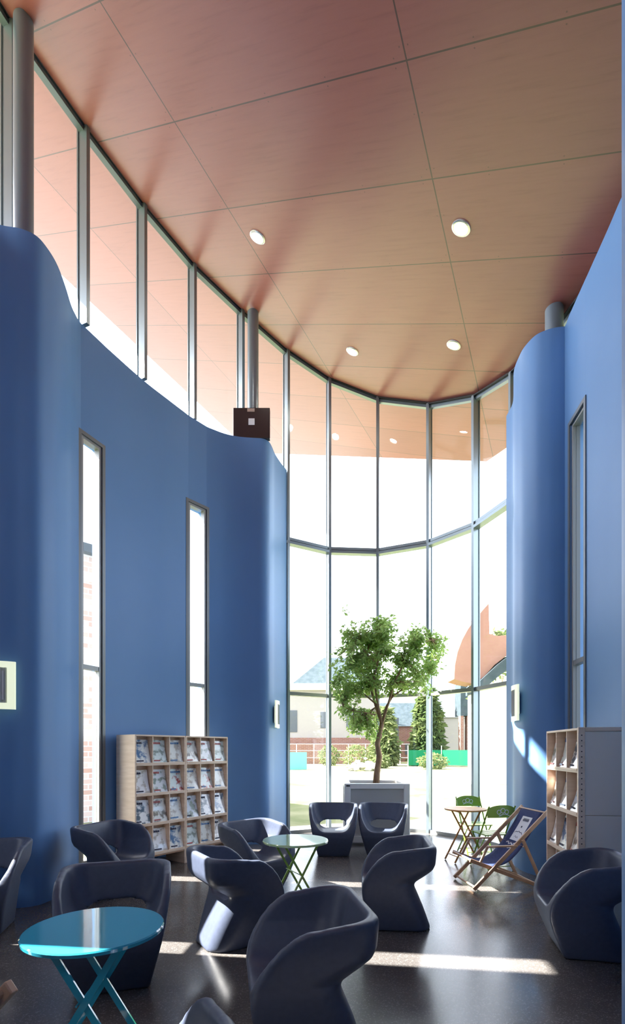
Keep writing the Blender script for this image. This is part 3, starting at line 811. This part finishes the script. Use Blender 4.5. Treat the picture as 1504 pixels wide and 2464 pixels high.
for i in range(10):
    bm = bmesh.new(); r = random.Random(i); x = -.085
    for k in range(4 + i % 3):
        wd = .012 + r.random() * .014; box(bm, x, x + wd, -.004, -.0015, .235, .235 + .022 + .012 * (k == 0)); x += wd + .006
    box(bm, -.085, -.02 + .05 * r.random(), -.004, -.0015, .03, .045)
    me = bpy.data.meshes.new('cover_lettering'); bm.to_mesh(me); bm.free(); me.materials.append([M_INK, mat('mast_red%d' % i, (.4, .06, .05), .3), mat('mast_blue%d' % i, (.05, .16, .35), .3)][i % 3]); MAST.append(me)
def fill(root, bays, bw, rows, depth, where, group, skip=()):
    H = 1.74; z0 = .20; p = (H - z0) / rows; M = root.matrix_basis
    for r in range(rows):
        for c in range(bays):
            if (r, c) in skip: continue
            i = MAGN[0] % 10 if (MAGN[0] // 10) % 2 == 0 else (MAGN[0] * 7 + 3) % 10; MAGN[0] += 1
            o = bpy.data.objects.new('magazine', MAGM[i]); COL.objects.link(o)
            zz = z0 + (rows - 1 - r) * p + .010
            lean = math.radians(-(12 + 3 * rnd.random())); yaw = rnd.uniform(-.06, .06); dx = rnd.uniform(-.008, .008); roll = rnd.uniform(-.035, .035)
            o.matrix_basis = M @ Matrix.Translation(((c + .5) * bw + dx, .014, zz + .003)) @ Matrix.Diagonal((1.13, 1, 1.12, 1)) @ Matrix.Rotation(lean, 4, 'X') @ Matrix.Rotation(roll, 4, 'Y')
            row = ['top', 'second', 'third', 'bottom'][r]
            tag(o, '%s magazine in %s row, %s from left, %s' % (COLN[BASES.index(random.Random(100 + i).choice(BASES))], row, ORD[c], where), 'magazine', group)
            q = bpy.data.objects.new('cover_lettering', MAST[i]); COL.objects.link(q); q.parent = o
eL = math.atan2(.81, .585); bwL = .2645
dL = Vector((math.cos(eL), math.sin(eL), 0))
r1 = rack(-2.20, 6.18, eL, 3, bwL, 4, .40, 'birch magazine rack with exposed side panel before the left wall', near_side='plain')
pr2 = Vector((-2.20, 6.18, 0)) + dL * (3 * bwL + .004)
r2 = rack(pr2.x, pr2.y, eL, 3, bwL, 4, .40, 'birch magazine rack joined to the far end of its left neighbour')
fill(r1, 3, bwL, 4, .40, 'first left rack', 'magazines in the first left rack')
fill(r2, 3, bwL, 4, .40, 'farther left rack', 'magazines in the farther left rack')
eR = math.atan2(-.989, -.148)
r3 = rack(2.435, 5.19, eR, 3, .288, 4, .46, 'birch magazine rack with grey laminate side before the right wall', near_side='laminate')
fill(r3, 3, .288, 4, .46, 'right-hand rack', 'magazines in the right rack')

# ------------------------------------------------------------------ planter and tree
px_, py_ = 1.07, 8.62; hw_ = .53; ph = 1.0
pl = empty('planter', (px_, py_, 0), -.04); tag(pl, 'large square grey planter holding the indoor tree', 'planter')
bm = bmesh.new()
for sx in (-1, 1):
    for sy in (-1, 1): box(bm, min(sx * hw_, sx * (hw_ - .10)), max(sx * hw_, sx * (hw_ - .10)), min(sy * hw_, sy * (hw_ - .10)), max(sy * hw_, sy * (hw_ - .10)), .04, ph, bev=.01)
for s in (-1, 1):
    box(bm, -hw_ + .1, hw_ - .1, min(s * hw_, s * (hw_ - .1)), max(s * hw_, s * (hw_ - .1)), ph - .085, ph, bev=.006); box(bm, -hw_ + .1, hw_ - .1, min(s * hw_, s * (hw_ - .1)), max(s * hw_, s * (hw_ - .1)), .04, .14)
    box(bm, min(s * hw_, s * (hw_ - .1)), max(s * hw_, s * (hw_ - .1)), -hw_ + .1, hw_ - .1, ph - .085, ph, bev=.006); box(bm, min(s * hw_, s * (hw_ - .1)), max(s * hw_, s * (hw_ - .1)), -hw_ + .1, hw_ - .1, .04, .14)
link('frame', bm, M_PLANTER, pl)
for s in (-1, 1):
    bm = bmesh.new(); box(bm, -hw_ + .1, hw_ - .1, min(s * (hw_ - .04), s * (hw_ - .09)), max(s * (hw_ - .04), s * (hw_ - .09)), .14, ph - .085); link('side_panel', bm, M_PLANTER_IN, pl)
    bm = bmesh.new(); box(bm, min(s * (hw_ - .04), s * (hw_ - .09)), max(s * (hw_ - .04), s * (hw_ - .09)), -hw_ + .1, hw_ - .1, .14, ph - .085); link('side_panel', bm, M_PLANTER_IN, pl)
bm = bmesh.new(); box(bm, -hw_ + .06, hw_ - .06, -hw_ + .06, hw_ - .06, 0, .04); link('plinth', bm, M_PLANTER_IN, pl)
bm = bmesh.new(); box(bm, -hw_ + .1, hw_ - .1, -hw_ + .1, hw_ - .1, ph - .12, ph - .05); link('soil', bm, M_SOIL, pl)
bm = bmesh.new(); box(bm, -hw_ + .03, -hw_ + .09, -hw_ - .004, -hw_ - .0005, ph - .05, ph - .025); link('label_plate', bm, M_DARK, pl)

def leaf_cloud(bm, centre, rad, n, size, rn, flat=1.0):
    for _ in range(n):
        while True:
            v = Vector((rn.uniform(-1, 1), rn.uniform(-1, 1), rn.uniform(-1, 1)))
            if v.length <= 1: break
        p = Vector(centre) + Vector((v.x * rad[0], v.y * rad[1], v.z * rad[2]))
        leaf(bm, p, size * rn.uniform(.7, 1.25), rn)
def leaf(bm, p, L, rn):
    d = Vector((rn.gauss(0, 1), rn.gauss(0, 1), rn.gauss(-.5, .6))).normalized(); s = d.cross(Vector((rn.gauss(0, 1), rn.gauss(0, 1), rn.gauss(0, 1)))).normalized()
    nrm = s.cross(d) * L * .10; w = L * .24
    a = bm.verts.new(p); b = bm.verts.new(p + d * L * .45 + s * w + nrm); c = bm.verts.new(p + d * L); e = bm.verts.new(p + d * L * .45 - s * w + nrm)
    m_ = bm.verts.new(p + d * L * .5 - nrm * .3)
    bm.faces.new((a, b, m_)); bm.faces.new((b, c, m_)); bm.faces.new((c, e, m_)); bm.faces.new((e, a, m_))
rt = random.Random(21)
tree = empty('ficus_tree', (px_ + .02, py_, .95)); tag(tree, 'indoor tree with open leafy crown growing in the square planter', 'tree')
K = 8.62 / 1200
def TP(x, y, dy=0.0):    # point of the tree (local to its base) as read from the photo at its own distance
    Y = py_ + dy; return Vector(((x - 752) / 1200 * Y - px_ - .02, dy, (1804 - y) / 1200 * Y + EYE - .95))
bmw = bmesh.new()
tr = [TP(905, 1888), TP(907, 1860), TP(913, 1820, .02), TP(908, 1790, .0), TP(914, 1765, .01), TP(919, 1742, .02)]
tube(bmw, tr, [.060, .055, .050, .046, .042, .040], 10)
forks = [([tr[-1], TP(905, 1700, .05), TP(890, 1650, .1), TP(880, 1590, .12), TP(890, 1540, .1), TP(905, 1500, .05)], .030),
         ([tr[-1], TP(908, 1690, -.05), TP(900, 1630, -.15), TP(915, 1570, -.2), TP(925, 1530, -.2)], .026),
         ([tr[-1], TP(930, 1700, .0), TP(945, 1675, .05), TP(975, 1655, .12), TP(1010, 1635, .2), TP(1035, 1620, .2)], .024),
         ([tr[-1], TP(935, 1690, -.05), TP(950, 1640, -.15), TP(975, 1590, -.2), TP(1000, 1550, -.15), TP(1040, 1540, -.1)], .024),
         ([TP(900, 1690, .03), TP(870, 1665, .1), TP(840, 1655, .2), TP(815, 1650, .25)], .015),
         ([TP(903, 1720, .0), TP(880, 1715, -.1), TP(850, 1710, -.2), TP(825, 1700, -.25)], .013),
         ([TP(885, 1640, .1), TP(860, 1600, .2), TP(840, 1560, .25)], .013),
         ([TP(910, 1600, -.18), TP(880, 1570, -.35), TP(860, 1540, -.4)], .012)]
tips = []
for pts, r in forks:
    tube(bmw, pts, [r * (1 - .75 * i / (len(pts) - 1)) for i in range(len(pts))], 7)
clusters = [(905, 1520, 48, 34), (868, 1560, 56, 40), (915, 1560, 46, 38), (845, 1612, 50, 40), (885, 1610, 40, 36), (828, 1655, 34, 30), (868, 1655, 40, 26), (838, 1712, 40, 26), (872, 1745, 30, 18), (848, 1748, 26, 16),
            (960, 1570, 44, 36), (1000, 1555, 44, 34), (1052, 1548, 26, 22), (985, 1610, 46, 32), (1020, 1645, 40, 20), (940, 1620, 34, 30), (900, 1770, 20, 13), (950, 1650, 30, 18), (1000, 1520, 22, 14), (930, 1500, 24, 16), (925, 1655, 22, 14), (842, 1528, 26, 16), (1040, 1600, 22, 22), (1060, 1565, 16, 14)]
bml = bmesh.new()
ends = [p for pts, _ in forks for p in pts[1:]]
for cx, cy, rx, ry in clusters:
    dyc = rt.uniform(-.35, .35)
    c0 = TP(cx, cy, dyc)
    ntw = int(rx * ry / 50) + 5
    for _ in range(ntw):
        v = Vector((rt.gauss(0, .48), rt.gauss(0, .5), rt.gauss(0, .48)))
        tip = c0 + Vector((v.x * rx * K, v.y * .38, v.z * ry * K))
        near = min(ends, key=lambda e: (e - tip).length)
        mid = near.lerp(tip, .55) + Vector((rt.uniform(-.04, .04), rt.uniform(-.04, .04), rt.uniform(-.02, .05)))
        tube(bmw, [near, mid, tip], [.006, .004, .0018], 4, cap=False)
        for q in range(17):
            t = rt.uniform(.3, 1.08); b_ = near.lerp(mid, t / .55) if t < .55 else mid.lerp(tip, (t - .55) / .45)
            leaf(bml, b_ + Vector((rt.gauss(0, .028), rt.gauss(0, .028), rt.gauss(0, .028))), rt.uniform(.055, .11), rt)
link('trunk', bmw, M_BARK, tree, smooth=True)
fo = link('foliage', bml, M_LEAF, tree); fo['kind'] = 'stuff'

# ------------------------------------------------------------------ outside
GZ = -.16
for m_ in (M_CREAM, M_ROOFG, M_ROOFP, M_TERRA, M_REDBRICK, M_GREENFENCE, M_CONIFER, M_SHRUB, M_STONE):
    m_.node_tree.nodes['Principled BSDF'].inputs['Specular IOR Level'].default_value = .08
def W_(x, y, Y): return ((x - 752) / 1200 * Y, (1804 - y) / 1200 * Y + EYE)      # read a far outline at distance Y
def bldg(name, label, loc, rot=0, cat='building'):
    r = empty(name, loc, rot); return tag(r, label, cat)
def part(name, m, par, *boxes, uv=False):
    bm = bmesh.new()
    for b in boxes: box(bm, *b)
    o = link(name, bm, m, par)
    if uv: box_uv(o)
    return o
def roof(name, m, par, x0, x1, y0, y1, z0, z1, hip=0.0, over=.4):
    bm = bmesh.new(); x0 -= over; x1 += over; y0 -= over; y1 += over; ym = (y0 + y1) / 2
    v = [bm.verts.new(p) for p in ((x0, y0, z0), (x1, y0, z0), (x1, y1, z0), (x0, y1, z0), (x0 + hip, ym, z1), (x1 - hip, ym, z1))]
    for f in ((0, 1, 5, 4), (2, 3, 4, 5), (0, 4, 3), (1, 2, 5), (0, 3, 2, 1)): bm.faces.new([v[i] for i in f])
    return link(name, bm, m, par)
# brick house seen through the tall slit window
b = bldg('brick_building', 'sunlit pale brick building seen through the left slit window', (-11.0, 13.4, GZ), -math.pi / 4)
part('wall', M_BRICK, b, (-2.2, 5.2, 0, 5, 0, 6.3), uv=True)
part('roof', M_ROOFG, b, (-2.4, 5.4, -.2, 5.2, 6.3, 6.5))
# cream house with hipped roof, left
b = bldg('cream_house', 'pale rendered house with grey hipped roof beyond the lawn', (0, 62, GZ))
part('wall', M_CREAM, b, (-3.6, 8.4, 0, 7, 3.2, 9.1)); part('brick_base', M_REDBRICK, b, (-3.6, 8.4, -.05, 7, 0, 3.2), uv=True)
roof('roof', M_ROOFG, b, -2.2, 7.9, 0, 7, 9.9, 13.8, 4.0, .3); part('fascia', M_WHITE, b, (-2.9, 8.4, -.5, 7.3, 9.1, 9.9))
for (x0, x1, z0, z1) in ((-3.3, -1.9, 3.9, 6.6), (1.0, 1.9, 4.4, 6.4), (4.2, 5.1, 4.4, 6.4)):
    part('window', M_WINDARK, b, (x0, x1, -.06, 0.0, z0, z1))
# long low brick wall and brick house, centre
b = bldg('brick_house', 'low red brick house half hidden behind the indoor tree', (0, 70, GZ))
part('wall', M_REDBRICK, b, (9.2, 18.6, 0, 7, 0, 5.0), uv=True); roof('roof', M_ROOFG, b, 9.2, 18.6, 0, 7, 5.0, 8.6, 0, .3)
part('window', M_WINDARK, b, (11.0, 12.1, -.05, 0, 3.2, 6.2)); part('window', M_WINDARK, b, (13.0, 14.0, -.05, 0, 1.0, 2.6))
bm = bmesh.new(); vs = [bm.verts.new((x, y, z)) for y in (-1.4, -.3) for x, z in ((16.4, 0), (20.6, 0), (20.4, 1.6), (17.4, 6.6), (16.4, 6.6))]
bm.faces.new(vs[:5]); bm.faces.new(vs[5:])
for i in range(5): bm.faces.new((vs[i], vs[(i + 1) % 5], vs[5 + (i + 1) % 5], vs[5 + i]))
box_uv(link('gable', bm, M_REDBRICK, b))
# pale hall, right
b = bldg('pale_hall', 'long pale hall with light grey roof beyond the green fence', (0, 57, GZ))
part('wall', M_CREAM, b, (14.2, 25.5, 0, 9, 0, 5.4)); roof('roof', M_ROOFP, b, 14.2, 25.5, 0, 9, 5.4, 9.2, 0, .2)
# neighbouring pavilion with a curved terracotta face
Yp = 24.0
b = bldg('curved_pavilion', 'neighbouring pavilion with curved terracotta front and grey roof', (0, Yp, GZ))
face = [(1093, 1634), (1095, 1600), (1101, 1570), (1112, 1540), (1126, 1514), (1142, 1492), (1160, 1470), (1176, 1452), (1178, 1525), (1196, 1530), (1224, 1528), (1250, 1520), (1262, 1560), (1222, 1575), (1190, 1600), (1165, 1628), (1140, 1645), (1112, 1640)]
bm = bmesh.new(); P = [W_(x, y, Yp) for x, y in face]
va = [bm.verts.new((x, 0, z - GZ)) for x, z in P]; vb = [bm.verts.new((x, 1.2, z - GZ)) for x, z in P]
bm.faces.new(va); bm.faces.new(vb)
for i in range(len(P)): j = (i + 1) % len(P); bm.faces.new((va[i], va[j], vb[j], vb[i]))
link('front', bm, M_TERRA, b)
bm = bmesh.new(); P = [W_(x, y, Yp) for x, y in ((1142, 1648), (1192, 1602), (1224, 1577), (1262, 1562), (1262, 1598), (1226, 1606), (1196, 1628), (1166, 1654), (1142, 1668))]
va = [bm.verts.new((x, -.3, z - GZ)) for x, z in P]; vb = [bm.verts.new((x, 1.4, z - GZ)) for x, z in P]
bm.faces.new(va); bm.faces.new(vb)
for i in range(len(P)): j = (i + 1) % len(P); bm.faces.new((va[i], va[j], vb[j], vb[i]))
link('roof', bm, M_ROOFG, b)
def wb_(x0, x1, y0, y1, d0, d1): a, c = W_(x0, y1, Yp), W_(x1, y0, Yp); return (a[0], c[0], d0, d1, max(a[1] - GZ, 0), c[1] - GZ)
part('side_wall', M_WHITE, b, wb_(1146, 1262, 1640, 1895, .4, 1.3))
Yp = 50.0
b = bldg('porch', 'grey topped porch on brick piers beside the curved pavilion', (0, Yp, GZ))
part('block', M_ROOFG, b, wb_(1110, 1140, 1642, 1722, .2, 2.2))
part('pier', M_REDBRICK, b, wb_(1110, 1117, 1722, 1841, .2, 1.0), uv=True); part('pier', M_REDBRICK, b, wb_(1126, 1135, 1722, 1841, .2, 1.0), uv=True)
bm = bmesh.new(); beam(bm, (-2.5, 42, GZ + .75), (-.5, 43, GZ + .75), .05, 1.5)
tag(link('site_barrier', bm, mat('pale_teal_mesh', (.12, .36, .32), .7)), 'pale teal barrier at the left edge of the lawn', 'barrier')
# green site fence, in hinged panels
f = empty('site_fence', (0, 0, GZ)); tag(f, 'bright green mesh fence across the far lawn', 'fence')
fp = [(9.0, 47), (12.4, 48.0), (14.5, 46.5), (16.6, 44), (18.4, 41), (19.8, 38)]
for a, c in zip(fp[:-1], fp[1:]):
    bm = bmesh.new(); beam(bm, (a[0], a[1], .95), (c[0], c[1], .95), .04, 1.45); link('panel', bm, M_GREENFENCE, f)
for a in fp:
    bm = bmesh.new(); tube(bm, [(a[0], a[1] - .05, 0), (a[0], a[1] - .05, 2.1)], .035, 8); link('post', bm, M_WHITE, f)
f = empty('wire_fence', (0, 0, GZ)); tag(f, 'pale wire fence in front of the pale rendered house', 'fence')
for i in range(9):
    bm = bmesh.new(); x = -3.8 + i * 1.975; tube(bm, [(x, 57, 0), (x, 57, 2.4)], .05, 6); link('post', bm, M_WHITE, f)
for z in (.8, 1.6, 2.35):
    bm = bmesh.new(); tube(bm, [(-3.8, 57, z), (12, 57, z)], .025, 5); link('wire', bm, M_WHITE, f)
part_ = bldg('low_brick_wall', 'low red brick garden wall behind the wire fence', (0, 60, GZ), cat='wall'); part('masonry', M_REDBRICK, part_, (-5.0, 8.0, 0, .4, 0, 2.4), uv=True)
# conifers and shrubs
def bush(name, x, y, z0, shape, n, size, m, label, cat, seed, trunk=None, group=None):
    r = empty(name, (x, y, GZ)); tag(r, label, cat, group); rn = random.Random(seed); bm = bmesh.new()
    for _ in range(n):
        t = rn.random(); rad, z = shape(t); a = rn.uniform(0, 6.283); q = rad * math.sqrt(rn.random() * .7 + .3)
        leaf(bm, Vector((q * math.cos(a), q * math.sin(a), z)), size * rn.uniform(.6, 1.3), rn)
    o = link('foliage', bm, m, r); o['kind'] = 'stuff'
    bm = bmesh.new(); tube(bm, [(0, 0, 0), (0, 0, shape(.7)[1])], [.12, .04], 6); link('stem', bm, M_BARK, r)
cone = lambda R, H: (lambda t: (R * (1 - t ** 2.2) ** .6 + .05, .3 + t * H))
ball = lambda R, H: (lambda t: (R * math.sin(math.pi * min(max(t, .04), .97)) ** .5, H * t))
bush('conifer', 12.1, 52.5, 0, cone(1.6, 7.8), 3600, .75, M_CONIFER, 'tall column-shaped conifer before the brick house', 'tree', 1)
bush('conifer', 7.7, 53, 0, cone(1.25, 5.8), 1800, .8, M_SHRUB, 'paler and shorter conifer left of the tall one', 'tree', 2)
for k, (x, y, R, H, lab) in enumerate(((4.4, 50, 1.5, 2.2, 'pale green shrub left of the stone heap'), (6.3, 46, .9, 1.2, 'small shrub beside the stone heap'), (10.6, 44, 1.3, 1.4, 'low shrub at the foot of the green fence'),
                              (1.8, 54, 1.2, 2.2, 'shrub against the low brick garden wall'), (17.3, 46, 1.4, 2.0, 'round shrub behind the green fence'))):
    bush('shrub', x, y, 0, ball(R, H), 700, .3, M_SHRUB, lab, 'shrub', 30 + k)
bush('bare_tree', 11.6, 30.5, 0, ball(1.9, 9.0), 1500, .4, M_SHRUB, 'thin-leaved tree beside the curved pavilion', 'tree', 60)
# heap of stones
hp = empty('stone_heap', (4.1, 41, GZ)); tag(hp, 'heap of pale stones lying on the lawn', 'stone heap', kind='stuff')
rn = random.Random(5); bm = bmesh.new()
for i in range(70):
    t = rn.random(); a = rn.uniform(0, 6.28); q = 1.25 * math.sqrt(rn.random()); zz = max(0, (1.15 - q * .8)) * rn.random(); r = rn.uniform(.12, .34)
    M = Matrix.Translation((q * math.cos(a) * 1.1, q * math.sin(a), zz + r * .4)) @ Matrix.Diagonal((r, r * rn.uniform(.6, 1), r * rn.uniform(.5, .9), 1))
    res = bmesh.ops.create_icosphere(bm, subdivisions=1, radius=1, matrix=M)
    for v in res['verts']: v.co += Vector((rn.gauss(0, .02), rn.gauss(0, .02), rn.gauss(0, .02)))
link('stones', bm, M_STONE, hp)
